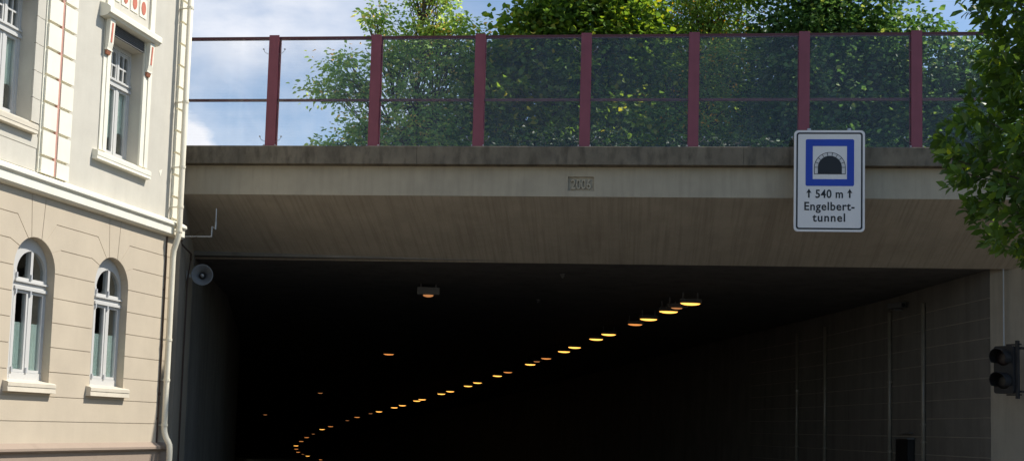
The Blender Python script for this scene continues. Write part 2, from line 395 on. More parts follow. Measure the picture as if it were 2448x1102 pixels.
def slab(zoff, thick, name, m, y0=None):
    c = MB(); vs = []; fs = []; n = len(yfine)
    for i in range(n):
        a, b = lw[i], rw[i]; dd = (b - a).normalized() * .3
        for q, z in ((a - dd, a.z + zoff), (b + dd, b.z + zoff)):
            vs += [(q.x, q.y, z), (q.x, q.y, z + thick)]
    for i in range(n - 1):
        k = 4 * i; fs += [(k, k + 2, k + 6, k + 4), (k + 1, k + 5, k + 7, k + 3), (k, k + 4, k + 5, k + 1), (k + 2, k + 3, k + 7, k + 6)]
    fs += [(0, 1, 3, 2), (4 * n - 4, 4 * n - 2, 4 * n - 1, 4 * n - 3)]
    c.add(vs, fs); o = c.build(name, m); return o
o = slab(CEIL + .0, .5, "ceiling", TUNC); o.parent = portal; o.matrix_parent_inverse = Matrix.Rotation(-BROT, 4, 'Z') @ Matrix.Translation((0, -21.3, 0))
struct(slab(-4.85, -.3, "tunnel_road", ASPHALT))
c = MB().add([(-6.6, 21.0, -.012), (9.9, 21.0, -.012), (9.9, 24.2, -.03), (-6.9, 24.4, -.03)], [(0, 1, 2, 3)]); struct(c.build("portal_road", ASPHALT))
c = MB(); a, b = lw[-1], rw[-1]
c.box(a.x - 2, b.x + 2, a.y + 3, a.y + 3.4, -12, 3); o = c.build("bore_light_cap", TUNC); o.parent = portal; o.matrix_parent_inverse = Matrix.Rotation(-BROT, 4, 'Z') @ Matrix.Translation((0, -21.3, 0))  # added end wall that keeps stray light out of the bore
# wing walls flaring towards the street
def wing(p, q, side, name):
    p = Vector((*p, 0)); q = Vector((*q, 0)); d = (q - p).normalized(); o = Vector((-d.y, d.x, 0)) * side
    def ztop(pt):
        t = loc_b((pt.x, pt.y, 0)).y
        return (ZS + (TS - t) * (FZ0 - ZS) / (TS - .12) + .1) if t > .12 else FZ0 + .4
    c = MB(); vs = []
    pts = [p + (q - p) * k / 6 for k in range(7)]
    for pt in pts:
        for r_ in (pt, pt + o * .5): vs += [(r_.x, r_.y, -.3), (r_.x, r_.y, ztop(pt) + .15)]
    fs = []
    for i in range(6):
        k = 4 * i; fs += [(k, k + 4, k + 5, k + 1), (k + 2, k + 3, k + 7, k + 6), (k, k + 2, k + 6, k + 4), (k + 1, k + 5, k + 7, k + 3)]
    fs += [(0, 1, 3, 2), (24, 26, 27, 25)]
    c.add(vs, fs); o2 = c.build(name, WINGC); o2.parent = portal; o2.matrix_parent_inverse = Matrix.Rotation(-BROT, 4, 'Z') @ Matrix.Translation((0, -21.3, 0)); return o2
wing((9.70, 23.24), (10.45, 22.45), 1, "wing_wall")
wing((10.47, 22.48), (12.6, 21.1), 1, "wing_wall")
wing((-6.805, 24.24), (-6.44, 22.02), -1, "wing_wall")

# hill over the tunnel
c = MB()
hz = 6.74
o_ = lambda s, t: (s * math.cos(BROT) - t * math.sin(BROT), 21.3 + s * math.sin(BROT) + t * math.cos(BROT))
fa = [o_(S0, .56), o_(S1, .56)]
edge = [(-1500, 23.2), (-40, 23.0), fa[0], fa[1], (40, 20.8), (1500, 20.8)]
vs = [(x, y, hz) for x, y in edge] + [(x, 1800, hz) for x, y in edge] + [(x, y + .05, -6) for x, y in edge]
fs = []
for i in range(5): fs += [(i, i + 1, i + 7, i + 6)]
for i in (0, 1, 3, 4): fs += [(i, i + 12, i + 13, i + 1)]
c.add(vs, fs); struct(c.build("hill", SOIL))

# ------------------------------------------------------------------ noise barrier on the parapet
bar = empty("noise_barrier", "see-through noise barrier of clear sheets between maroon steel posts on the bridge parapet", "noise barrier", (0, 21.3, 0), BROT)
PS, P0 = 2.0155, -4.787
BZ0, BZ1 = CZ1 - .004, 9.07
posts = [P0 + PS * k for k in range(-2, 9)]
for s in posts:
    c = MB(); hw = .098
    c.box(s - hw, s + hw, .0, .014, BZ0 + .012, BZ1); c.box(s - .005, s + .005, .0145, .16, BZ0 + .012, BZ1); c.box(s - hw, s + hw, .1605, .174, BZ0 + .012, BZ1)
    c.box(s - hw - .03, s + hw + .03, -.03, .21, BZ0, BZ0 + .012)
    po = c.build("post", MAROON, bar)
    for bx in (s - hw - .012, s + hw + .012):
        c = MB(); c.lathe([(0, .013), (.022, .013), (.024, 0)], 6, (bx, -.012, BZ0 + .0125), (0, 0, 1), (1, 0, 0)); c.build("anchor_bolt", STEEL, po)
a, b = posts[0], posts[-1]
for p, q in zip(posts[:-1], posts[1:]):
    c = MB(); c.box(p + .0055, q - .0055, .05, .13, 9.005, 9.052); c.box(p + .0055, q - .0055, .045, .049, 8.985, 9.052)
    c.build("top_rail", RAILPAINT, bar)
    c = MB(); c.box(p + .0055, q - .0055, .075, .12, 7.785, 7.832); c.build("middle_rail", RAILPAINT, bar)
    pn = MB().box(p + .012, q - .012, .04, .0445, 6.90, 9.004).build("acrylic_sheet", ACRYL, bar)
    for bs, sg in ((p + .21, -1), (q - .21, 1)):
        for z in ((8.80, 7.08) if True else ()):
            c = MB(); c.lathe([(0, .0), (0, .016), (.02, .016), (.02, 0)], 8, (bs, .038, z), (0, -1, 0))
            c.tube([(bs, .03, z), (bs + sg * .02, .03, z - .05), (bs + sg * .07, .032, z - .085), (bs + sg * .13, .035, z - .1)], .0045, 4)
            c.build("holding_cable", STEEL, pn)

# ------------------------------------------------------------------ tunnel sign hung on the bridge front
sg = empty("tunnel_sign", "white and blue tunnel sign reading 540 m Engelbert-tunnel, hung in front of the bridge parapet", "sign", (0, 21.3, 0), BROT)
SL, SR, SB, ST = 5.075, 6.325, 5.275, 7.125
SY = -.30
def rrect(x0, x1, z0, z1, r, n=5):
    pts = []
    for cx, cz, a0 in ((x1 - r, z1 - r, 0), (x0 + r, z1 - r, 90), (x0 + r, z0 + r, 180), (x1 - r, z0 + r, 270)):
        for k in range(n + 1):
            t = R(a0 + 90 * k / n); pts.append((cx + r * math.cos(t), cz + r * math.sin(t)))
    return pts
def ring(c, outer, inner, y0, y1):
    n = len(outer)
    vs = [(x, y0, z) for x, z in outer] + [(x, y0, z) for x, z in inner] + [(x, y1, z) for x, z in outer] + [(x, y1, z) for x, z in inner]
    fs = []
    for i in range(n):
        j = (i + 1) % n
        fs += [(i, j, n + j, n + i), (2 * n + i, 3 * n + i, 3 * n + j, 2 * n + j), (i, 2 * n + i, 2 * n + j, j), (n + i, n + j, 3 * n + j, 3 * n + i)]
    c.add(vs, fs)
MB().prism(rrect(SL, SR, SB, ST, .075), 1, SY, SY + .035).build("sign_plate", SIGNW, sg)
c = MB(); ring(c, rrect(SL + .04, SR - .04, SB + .04, ST - .04, .05), rrect(SL + .068, SR - .068, SB + .068, ST - .068, .03), SY - .003, SY - .0005); c.build("black_border", SIGNK, sg)
sw = SR - SL
bx0, bx1, bz1, bz0 = SL + .205, SR - .19, ST - .165, ST - 1.02
c = MB(); ring(c, rrect(bx0, bx1, bz0, bz1, .03), rrect(bx0 + .125, bx1 - .125, bz0 + .125, bz1 - .125, .004), SY - .003, SY - .0005); c.build("blue_border", SIGNB, sg)
# pictogram: stone arch with dark mouth
pcx = (bx0 + bx1) / 2; pz0 = bz0 + .225; ro, ri = .268, .212; spring = pz0 + .115
arch_o = [(pcx + ro, pz0)] + [(pcx + ro * math.cos(R(t)), spring + ro * math.sin(R(t))) for t in range(0, 181, 9)] + [(pcx - ro, pz0)]
arch_i = [(pcx + ri, pz0)] + [(pcx + ri * math.cos(R(t)), spring + ri * math.sin(R(t))) for t in range(0, 181, 9)] + [(pcx - ri, pz0)]
arch_l = [(pcx + (ro + .011), pz0 - .011)] + [(pcx + (ro + .011) * math.cos(R(t)), spring + (ro + .011) * math.sin(R(t))) for t in range(0, 181, 9)] + [(pcx - ro - .011, pz0 - .011)]
MB().prism(arch_l, 1, SY - .002, SY - .0005).build("arch_outline", SIGNK, sg)
MB().prism(arch_o, 1, SY - .004, SY - .0025).build("arch_stones", SIGNG, sg)
c = MB(); c.prism(arch_i, 1, SY - .006, SY - .0045)
for t in range(0, 181, 20):
    d = Vector((math.cos(R(t)), 0, math.sin(R(t)))); p = Vector((pcx, 0, spring)); n = Vector((-d.z, 0, d.x)) * .005
    q = [p + d * (ri + .002) - n, p + d * (ri + .002) + n, p + d * ro + n, p + d * ro - n]
    c.prism([(v.x, v.z) for v in q], 1, SY - .006, SY - .0045)
c.build("arch_mouth", SIGNK, sg)
text_mesh("540 m", .212, "lettering", SIGNK, sg, ((SL + SR) / 2 + .0, SY - .002, ST - 1.235), .0015, .004, space=1.06, sx=.88)
text_mesh("Engelbert-", .212, "lettering", SIGNK, sg, ((SL + SR) / 2 - .0, SY - .002, ST - 1.46), .0015, .004, space=1.09, sx=.93)
text_mesh("tunnel", .212, "lettering", SIGNK, sg, ((SL + SR) / 2 - .0, SY - .002, ST - 1.665), .0015, .004, space=1.14, sx=.95)
for ax_ in (SL + .265, SR - .265):
    zb = ST - 1.235; c = MB(); c.box(ax_ - .014, ax_ + .014, SY - .003, SY - .0005, zb, zb + .10)
    c.prism([(ax_ - .046, zb + .085), (ax_, zb + .165), (ax_ + .046, zb + .085), (ax_, zb + .098)], 1, SY - .0035, SY - .0006); c.build("arrow", SIGNK, sg)
for x in (SL + .27, SR - .27):   # mounting rails and arms to the bridge
    c = MB(); c.box(x - .03, x + .03, SY + .036, SY + .075, SB + .1, ST + .045)
    c.box(x - .025, x + .025, SY + .0755, -.062, 6.66, 6.72); c.box(x - .025, x + .025, SY + .0755, .118, 6.08, 6.14)
    c.build("mounting_rail", STEEL, sg)

# ------------------------------------------------------------------ townhouse on the left
AZF = R(13.72); HROT = R(90 - 13.72)
house = empty("townhouse", "pale stucco townhouse with cream trim, arched ground-floor windows and quoins beside the tunnel mouth", "house", (-6.177, 20.9, 0), HROT)
HL, HR, HT = -13.0, -.06, 12.6       # left end, corner, eaves
def FX(c, u0, u1, p0, p1, v0, v1): return c.box(u0, u1, -p1, -p0, v0, v1)     # p = how far the piece stands out of the facade
VS = 3.77
def arch_poly(uc, half, v0, vs_, n=20):
    return [(uc - half, v0), (uc + half, v0)] + [(uc + half * math.cos(R(180 * k / n)), vs_ + half * math.sin(R(180 * k / n))) for k in range(n + 1)]
ARCHES = [-2.0, -4.005, -6.01, -8.02]
RECTS = [(-2.43, -1.45), (-5.36, -4.34), (-8.4, -7.42)]
lower = MB().box(HL, HR, 0, .45, -.2, 4.96).build("ground_floor_wall", TAN, house)
cs = [MB().prism(arch_poly(u, .48, 2.10, VS), 1, -.2, .8) for u in ARCHES]
gd, gh = .014, .011
for k in range(9):
    v = 1.52 + .375 * k
    segs = []
    if v < 2.1: segs = [(HL - .1, HR + .1)]
    elif k <= 6:
        e = .44 if v < VS else math.sqrt(max(0, .48**2 - (v - VS)**2)) - .02
        xs = [HR + .1]
        for u in ARCHES: xs += [u + e, u - e]
        xs += [HL - .1]; segs = [(xs[i + 1], xs[i]) for i in range(0, len(xs), 2)]
    else:
        e = .60 if k == 7 else .46
        xs = [HR + .1]
        for u in ARCHES: xs += [u + e, u - e]
        xs += [HL - .1]; segs = [(xs[i + 1], xs[i]) for i in range(0, len(xs), 2)]
    c = MB()
    for s0, s1 in segs: c.box(s0, s1, -.1, gd, v - gh / 2, v + gh / 2)
    cs.append(c)
# voussoir joints turning down on to the arch
for u in ARCHES:
    for sgn in (-1, 1):
        for (qx0, qz0, ang) in ((.605, 4.1505, 38), (.465, 4.5255, 66)):
            e = Vector((u + sgn * .485 * math.cos(R(ang)), VS + .485 * math.sin(R(ang)))); s_ = Vector((u + sgn * qx0, qz0))
            d = (e - s_).normalized(); n = Vector((-d.y, d.x)) * gh / 2; e2 = e + d * .06; s_ = s_ + d * .002
            cs.append(MB().prism([tuple(s_ - n), tuple(s_ + n), tuple(e2 + n), tuple(e2 - n)], 1, -.1, gd + .001 if sgn < 0 else .004))
    for dx0, dx1 in ((-.115, -.17), (.115, .17)):
        s_ = Vector((u + dx1, 4.93)); e = Vector((u + dx0, 4.19)); d = (e - s_).normalized(); n = Vector((-d.y, d.x)) * gh / 2
        cs.append(MB().prism([tuple(s_ - n), tuple(s_ + n), tuple(e + n), tuple(e - n)], 1, -.1, gd + .002))
cut(lower, cs)
upper = MB().box(HL, HR, 0, .45, 4.961, HT).build("upper_wall", STUCCO, house)
cut(upper, [MB().box(a, b, -.2, .8, 5.93, 7.895) for a, b in RECTS] + [MB().box(a, b, -.2, .8, 9.6, 11.4) for a, b in RECTS])
DEP = 9.0
c = MB(); c.box(HL, HR, DEP - .4, DEP, -.2, HT); c.box(HL, HL + .4, .46, DEP - .41, -.2, HT); c.box(HR - .4, HR, .46, DEP - .41, -.2, HT)
c.build("outer_wall", STUCCO, house)
c = MB(); c.box(HL + .41, HR - .41, .47, DEP - .42, 4.7, 4.95); c.box(HL + .41, HR - .41, 2.6, 2.75, -.1, 4.69); c.box(HL + .41, HR - .41, 2.6, 2.75, 4.96, HT - .1); c.box(HL + .41, HR - .41, .47, DEP - .42, -.18, -.1)
c.build("inner_wall", DARKROOM, house)
c = MB(); ov = .45
x0, x1, y0, y1 = HL - ov, HR + .25, -ov, DEP + ov
c.add([(x0, y0, HT + .01), (x1, y0, HT + .01), (x1, y1, HT + .01), (x0, y1, HT + .01), (x0 + 4, DEP / 2, HT + 4.2), (x1 - 4, DEP / 2, HT + 4.2)],
      [(0, 3, 2, 1), (0, 1, 5, 4), (1, 2, 5), (2, 3, 4, 5), (3, 0, 4)]); c.build("roof", ROOF, house)
# plinth and its sloping ledge
c = MB(); FX(c, HL, HR + .05, .001, .03, -.2, 1.058); c.build("plinth", BROWN, house)
c = MB(); c.prism([(-.001, 1.195), (-.095, 1.128), (-.105, 1.118), (-.105, 1.082), (-.085, 1.06), (-.001, 1.06)], 0, HL, HR + .10); c.build("plinth_ledge", BROWN, house)
# string course
c = MB()
c.prism([(-.001, 5.21), (-.13, 5.145), (-.155, 5.125), (-.155, 5.085), (-.135, 5.062), (-.115, 5.055), (-.115, 4.925), (-.085, 4.90), (-.04, 4.885), (-.001, 4.885)], 0, HL, HR + .10)
c.build("string_course", CREAM, house)
# corner quoins
c = MB()
for k in range(19):
    z0 = 5.22 + .405 * k
    if z0 > HT - .5: break
    FX(c, -.31, .0, .001, .05, z0 + .018, z0 + .382); c.box(HR + .001, .0, .001, .35, z0 + .016, z0 + .385)
FX(c, -.292, -.018, .0012, .006, 5.215, HT - .02)
c.build("quoin_strip", CREAM, house)
# pilasters of the bay: blocks split by a red stripe
def pilaster(u0, u1, name):
    um = (u0 + u1) / 2
    c = MB()
    for k in range(18):
        z0 = 5.06 + .4105 * k
        zz0 = max(z0 + .022, 5.215); zz1 = z0 + .386
        for a, b in ((u0, um - .032), (um + .032, u1)): FX(c, a, b, .001, .068, zz0, zz1)
    FX(c, u0 + .01, u1 - .01, .0012, .016, 5.214, HT - .02)
    FX(c, u0 - .03, u0 - .001, .0012, .035, 5.212, HT - .03)
    o = c.build(name, CREAM, house)
    c = MB(); FX(c, um - .024, um + .024, .0162, .054, 5.23, HT - .03); c.build("red_stripe", STRIPE, o)
pilaster(-4.10, -3.42, "pilaster"); pilaster(-6.28, -5.6, "pilaster")
# bay window surround: stepped stone bands with joints
for a, b, p in ((-4.338, -4.275, .03), (-4.272, -4.135, .018), (-5.425, -5.362, .03), (-5.565, -5.428, .018)):
    c = MB(); zz = [5.93, 6.29, 6.70, 7.11, 7.52, 7.895] if True else []
    for z0, z1 in zip(zz[:-1], zz[1:]): FX(c, a, b, .001, p, z0 + .004, z1 - .004)
    c.build("window_surround", STUCCO, house)
c = MB(); FX(c, -5.56, -4.14, .001, .012, 5.56, 5.73); FX(c, -5.56, -4.165, .001, .012, 5.215, 5.548); c.build("apron_panel", STUCCO, house)

def sweep_frame(c, poly, w, d0, d1):
    """frame of width w just inside a closed outline"""
    n = len(poly); P = [Vector(p) for p in poly]
    area = sum(P[i].x * P[(i + 1) % n].y - P[(i + 1) % n].x * P[i].y for i in range(n))
    if area < 0: P = P[::-1]
    inn = []
    for i in range(n):
        d1_ = (P[i] - P[i - 1]).normalized(); d2_ = (P[(i + 1) % n] - P[i]).normalized()
        n1 = Vector((-d1_.y, d1_.x)); n2 = Vector((-d2_.y, d2_.x)); b = (n1 + n2); b = b / max(b.dot(n1), .2)
        inn.append(P[i] + Vector((b[0], b[1])) * w)
    ring(c, [tuple(p) for p in P], [tuple(p) for p in inn], d0, d1); return [tuple(p) for p in inn]

def curtain(c, u0, u1, z0, z1, y, folds=9):
    n = folds * 4; vs = []; fs = []
    for i in range(n + 1):
        u = u0 + (u1 - u0) * i / n; yy = y + .018 * math.sin(i * math.pi / 2 + .4) + .008 * math.sin(i * 1.3)
        vs += [(u, yy, z0 + .01 * math.sin(i * .9)), (u, yy * .98 + y * .02, z1)]
    for i in range(n): fs.append((2 * i, 2 * i + 2, 2 * i + 3, 2 * i + 1))
    c.add(vs, fs)

def arched_window(uc, rec=.135):
    f0, f1 = uc - .27, uc + .49      # visible joinery; the wide left lining stands behind the wall's edge
    um = (f0 + f1) / 2; half = (f1 - f0) / 2
    c = MB()
    # lining to the masonry
    FX(c, uc - .52, f0, -rec - .12, -rec - .005, 2.10, 4.0)
    FX(c, f0, f1, -rec - .10, -rec, 2.10, 2.235)                         # bottom rail
    FX(c, f0, f1, -rec - .10, -rec + .022, 3.455, 3.50); FX(c, f0, f1, -rec - .10, -rec - .004, 3.50, 3.565); FX(c, f0, f1, -rec - .10, -rec + .03, 3.565, 3.59)
    FX(c, um - .03, um + .03, -rec - .09, -rec - .002, 2.235, 3.455); FX(c, um - .028, um + .028, -rec - .09, -rec - .002, 3.59, 4.09)
    # outer arc, wide enough to meet the masonry arch
    n = 18; po, pi = [], []
    for k in range(n + 1):
        t = R(180 * k / n); po.append((uc + .525 * math.cos(t), VS + .525 * math.sin(t))); pi.append((um + half * .90 * math.cos(t), VS - .06 + (half * .90) * math.sin(t)))
    vs = []; fs = []
    for (a, b) in zip(po, pi):
        for y in (rec + .004, rec + .10): vs += [(a[0], y, a[1]), (b[0], y, b[1])]
    for i in range(n):
        k = 4 * i; fs += [(k, k + 1, k + 5, k + 4), (k + 2, k + 6, k + 7, k + 3), (k + 1, k + 3, k + 7, k + 5), (k, k + 4, k + 6, k + 2)]
    c.add(vs, fs)
    FX(c, f0, f0 + .045, -rec - .10, -rec - .001, 3.591, 3.74); FX(c, f1 - .045, f1, -rec - .10, -rec - .001, 3.591, 3.74)
    FX(c, f0, f0 + .03, -rec - .10, -rec - .001, 2.236, 3.454); FX(c, f1 - .03, f1 + .02, -rec - .10, -rec - .001, 2.236, 3.454)
    w = c.build("window", WHITEWOOD, house)
    c = MB()
    for a, b in ((f0 + .031, um - .031), (um + .031, f1 - .031)):
        sweep_frame(c, [(a, 2.238), (b, 2.238), (b, 3.452), (a, 3.452)], .042, rec + .012, rec + .075)
        sweep_frame(c, [(a, 3.592), (b, 3.592), (b, 3.74), (a, 3.74)], .03, rec + .02, rec + .075) if False else None
        FX(c, a, b, -rec - .075, -rec - .012, 3.592, 3.64)
    c.build("sash", WHITEWOOD, w)
    for u in (f0 + .035, um - .01):
        for v in (2.27, 3.42, 3.66): MB().box(u - .016, u + .016, rec - .020, rec + .008, v - .04, v + .04).build("hinge", GREYPL, w)
    MB().prism([(f0 + .01, 2.2), (f1 - .01, 2.2), (f1 - .01, 3.72)] + [(um + half * .97 * math.cos(R(180 * k / 14)), VS - .05 + half * .97 * math.sin(R(180 * k / 14))) for k in range(15)] + [(f0 + .01, 3.72)], 1, rec + .046, rec + .05).build("pane", GLASS, w)
    c = MB(); curtain(c, f0 - .1, f1 + .02, 2.17, 2.98, rec + .075); c.build("curtain", CURTAIN, w, smooth=True)
    # sill: two steps
    c = MB(); c.prism([(.14, 2.13), (-.075, 2.088), (-.10, 2.075), (-.10, 2.022), (-.090, 2.018), (-.098, 1.945), (-.001, 1.940)], 0, uc - .575, uc + .535)
    c.build("sill", CREAM2, w)
for u in ARCHES: arched_window(u)

def tall_window(o0, o1, rec, f0, f1, um, name="window"):
    c = MB(); z0, z1 = 5.93, 7.895
    if f0 - o0 > .02: FX(c, o0 - .02, f0, -rec - .12, -rec - .005, z0, z1)
    FX(c, f0, f1, -rec - .1, -rec, z0 + .0, z0 + .095); FX(c, f0, f1, -rec - .1, -rec, z1 - .07, z1 + .02)
    FX(c, f0, f0 + .045, -rec - .1, -rec - .001, z0 + .096, z1 - .071); FX(c, f1 - .045, f1 + .02, -rec - .1, -rec - .001, z0 + .096, z1 - .071)
    FX(c, f0, f1, -rec - .1, -rec + .025, 7.175, 7.215); FX(c, f0, f1, -rec - .1, -rec + .004, 7.216, 7.27); FX(c, f0, f1, -rec - .1, -rec + .03, 7.271, 7.30)
    FX(c, um - .028, um + .028, -rec - .09, -rec - .003, z0 + .096, 7.174); FX(c, um - .022, um + .022, -rec - .09, -rec - .003, 7.301, z1 - .071)
    w = c.build(name, WHITEWOOD, house)
    c = MB()
    for a, b in ((f0 + .046, um - .029), (um + .029, f1 - .046)):
        sweep_frame(c, [(a, z0 + .098), (b, z0 + .098), (b, 7.172), (a, 7.172)], .042, rec + .012, rec + .07)
        sweep_frame(c, [(a, 7.303), (b, 7.303), (b, z1 - .073), (a, z1 - .073)], .028, rec + .015, rec + .07)
        m_ = (a + b) / 2
        FX(c, m_ - .013, m_ + .013, -rec - .065, -rec - .02, 7.33, z1 - .1); FX(c, a + .028, b - .028, -rec - .062, -rec - .022, 7.535, 7.565)
        for p, q in ((a + .028, m_ - .013), (m_ + .013, b - .028)):       # little arched heads
            r_ = (q - p) / 2; top = z1 - .1
            pts = [(q, top), (p, top), (p, top - r_ - .02)] + [((p + q) / 2 - r_ * math.cos(R(180 * k / 8)), top - r_ - .02 + r_ * math.sin(R(180 * k / 8))) for k in range(1, 8)] + [(q, top - r_ - .02)]
            c.prism(pts, 1, rec + .022, rec + .06)
    c.build("sash", WHITEWOOD, w)
    MB().box(f0 + .02, f1 - .02, rec + .046, rec + .05, z0 + .06, z1 - .03).build("pane", GLASS, w)
    c = MB(); curtain(c, f0 - .12, um - .06, 6.3, 7.16, rec + .08, 4); curtain(c, um + .06, f1, 6.45, 7.16, rec + .082, 4); c.build("curtain", CURTAIN, w, smooth=True)
    c = MB(); c.prism([(.2, 5.945), (-.085, 5.885), (-.105, 5.872), (-.105, 5.80), (-.098, 5.795), (-.102, 5.745), (-.001, 5.740)], 0, o0 - .33, o1 + .29 if o1 > -3 else o1 + .08)
    c.build("sill", CREAM if o1 > -3 else CREAM2, w)
tall_window(-2.43, -1.45, .22, -2.16, -1.45, -1.825)
tall_window(-5.36, -4.34, .24, -5.0, -4.34, -4.69)
tall_window(-8.40, -7.42, .22, -8.4, -7.42, -7.91)
# upper right window: trim, hood on brackets, ornament panel
def trim_and_hood(o0, o1):
    uc = (o0 + o1) / 2
    c = MB()
    for a, b, p in ((o0 - .10, o0, .035), (o0 - .19, o0 - .103, .022), (o1, o1 + .07, .035), (o1 + .073, o1 + .14, .022), (o1 + .143, o1 + .25, .04)): FX(c, a, b, .001, p, 5.93, 8.09)
    c.build("window_trim", CREAM, house)
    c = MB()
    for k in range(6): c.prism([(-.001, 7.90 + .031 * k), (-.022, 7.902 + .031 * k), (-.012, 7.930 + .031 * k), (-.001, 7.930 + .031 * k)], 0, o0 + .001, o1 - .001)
    c.build("dark_slats", DARKSLAT, house)  # dark slatted band between the hood and the window opening
    c = MB(); c.prism([(-.001, 8.335), (-.15, 8.275), (-.19, 8.25), (-.20, 8.235), (-.20, 8.15), (-.165, 8.135), (-.145, 8.105), (-.06, 8.091), (-.001, 8.091)], 0, uc - .83, uc + .75)
    h = c.build("window_hood", CREAM, house)
    for bu in (o0 - .135, o1 + .09):
        c = MB(); c.prism([(-.0405, 7.60), (-.085, 7.60), (-.105, 7.70), (-.125, 8.09), (-.0405, 8.09)], 0, bu - .068, bu + .068)
        c.prism([(-.0405, 7.575), (-.09, 7.575), (-.09, 7.598), (-.0405, 7.598)], 0, bu - .078, bu + .078)
        b = c.build("bracket", CREAM, h)
        c = MB(); c.prism([(-.103, 7.70), (-.113, 7.70), (-.130, 8.02), (-.120, 8.02)], 0, bu - .022, bu + .022); c.build("inlay", RED, b) if False else None
        c2 = MB(); c2.prism([(-.107, 7.71), (-.112, 7.71), (-.1285, 8.03), (-.118, 8.03)], 0, bu - .02, bu + .02)
        x = c2.build("bracket_inlay", RED, h)
        c2 = MB(); c2.prism([(-.0405, 7.51), (-.06, 7.51), (-.085, 7.573), (-.0405, 7.573)], 0, bu - .055, bu + .055); c2.build("bracket_foot", TERRA, h)
    for a, b in ((o0 - .18, o0), (o1 + .135, o1 + .275)): FX(MB(), a, b, .001, .035, 8.34, 9.5).build("panel_frame", CREAM, house)
    for k in range(4):
        u = o1 - .08 - .274 * k
        c = MB(); FX(c, u - .105, u + .105, .001, .012, 8.50, 8.83); cd_ = c.build("ornament", CREAM, house)
        c = MB(); c.prism([(u + .066 * math.cos(R(t)), 8.665 + .115 * math.sin(R(t))) for t in range(0, 360, 15)], 1, -.020, -.0125); c.build("red_oval", RED, cd_)
trim_and_hood(-2.43, -1.45)
c = MB(); c.prism([(-.76, 5.995), (-.65, 6.04), (-.70, 5.90)], 1, -.004, -.001); c.build("paint_patch", CREAM, house)
# downpipe with collars, set off round cornice and ledge
c = MB(); PU = -.335
path = [(PU, -.215, 12.4), (PU, -.215, 5.0), (PU, -.205, 4.88), (PU, -.16, 4.74), (PU, -.125, 4.62), (PU, -.118, 4.5), (PU, -.118, 1.46), (PU, -.125, 1.38), (PU, -.16, 1.28), (PU, -.205, 1.21), (PU, -.235, 1.15), (PU, -.245, 1.06), (PU, -.245, .0)]
c.tube(path, .052, 14)
dp = c.build("downpipe", PIPEPAINT, house, smooth=True)
for v, y in ((9.1, -.215), (7.35, -.215), (6.15, -.215), (5.42, -.215), (3.02, -.118), (2.3, -.118), (1.5, -.118), (4.98, -.213)):
    c = MB(); c.tube([(PU, y, v - .022), (PU, y, v + .022)], .061, 14); c.box(PU - .01, PU + .01, y + .05, -.002, v - .01, v + .01); c.build("collar", PIPEPAINT, dp)
c = MB(); c.tube([(-.395, -.02, 4.88), (-.395, -.02, 1.19)], .013, 6); c.lathe([(-.03, .0), (-.03, .022), (.03, .022), (.03, 0)], 8, (-.395, -.022, 2.05), (0, 0, 1), (1, 0, 0))
c.box(-.41, -.38, -.018, -.001, 3.9, 3.93); c.box(-.41, -.38, -.018, -.001, 1.6, 1.63)
c.build("lightning_cable", CABLE, house)

# ------------------------------------------------------------------ fittings at the portal
def world_thing_box(): pass
# horn loudspeaker
sp = empty("horn_loudspeaker", "round grey horn loudspeaker mounted high on the left edge of the tunnel mouth", "loudspeaker", (-6.27, 23.0, 4.514), R(13))
c = MB(); c.lathe([(-.02, .215), (-.03, .208), (-.02, .195), (.06, .13), (.14, .085), (.20, .07)], 28, (0, 0, 0), (0, 1, 0)); c.lathe([(-.022, .216), (.0, .212), (.10, .14), (.24, .085), (.32, .08), (.40, .075), (.41, 0)], 28, (0, 0, 0), (0, 1, 0))
c.build("horn", HORN, sp, smooth=True)
c = MB(); c.lathe([(.20, .07), (.19, .0)], 20, (0, 0, 0), (0, 1, 0)); c.build("throat", BLACKPL, sp)
c = MB(); c.lathe([(.18, .03), (.06, .032), (.03, .022), (.02, 0)], 14, (0, 0, 0), (0, 1, 0)); c.build("phase_plug", GREYPL, sp, smooth=True)
c = MB(); c.box(-.30, -.02, .28, .32, -.03, .03); c.box(-.32, -.30, .2, .4, -.1, .1); c.build("bracket", STEEL, sp)
# aerial on a bracket arm
an = empty("radio_antenna", "thin rod antenna on an angled bracket arm above the round loudspeaker", "antenna", (-6.45, 22.0, 5.12))
c = MB(); c.tube([(0, 0, 0), (.61, 0, .012)], .017, 8); c.tube([(.595, 0, .0), (.60, 0, .215)], .015, 8); c.build("arm", STEEL, an)
c = MB(); c.tube([(.60, 0, .20), (.68, -.02, .17)], .01, 6); c.tube([(.672, -.02, .15), (.675, -.02, .30)], .02, 8); c.tube([(.675, -.02, .30), (.672, -.02, .56)], .013, 8); c.build("rod", STEEL, an)
c = MB(); c.tube([(.25, -.01, .02), (.36, -.02, .10), (.46, -.02, .13)], .005, 5); c.tube([(.22, -.01, -.05), (.32, -.012, .0)], .009, 5); c.build("tie_wire", CABLE, an)
c = MB(); c.tube([(-6.40, 21.95, 5.10), (-6.46, 22.1, 5.0), (-6.42, 22.3, 4.93), (-6.40, 22.6, 4.88), (-6.50, 22.95, 4.80), (-6.56, 23.0, 4.4), (-6.58, 23.05, 3.0), (-6.58, 23.05, .0)], .017, 6)
tag(c.build("black_cable", CABLE), "black cable hanging from the antenna arm down the left tunnel wall behind the loudspeaker", "cable")

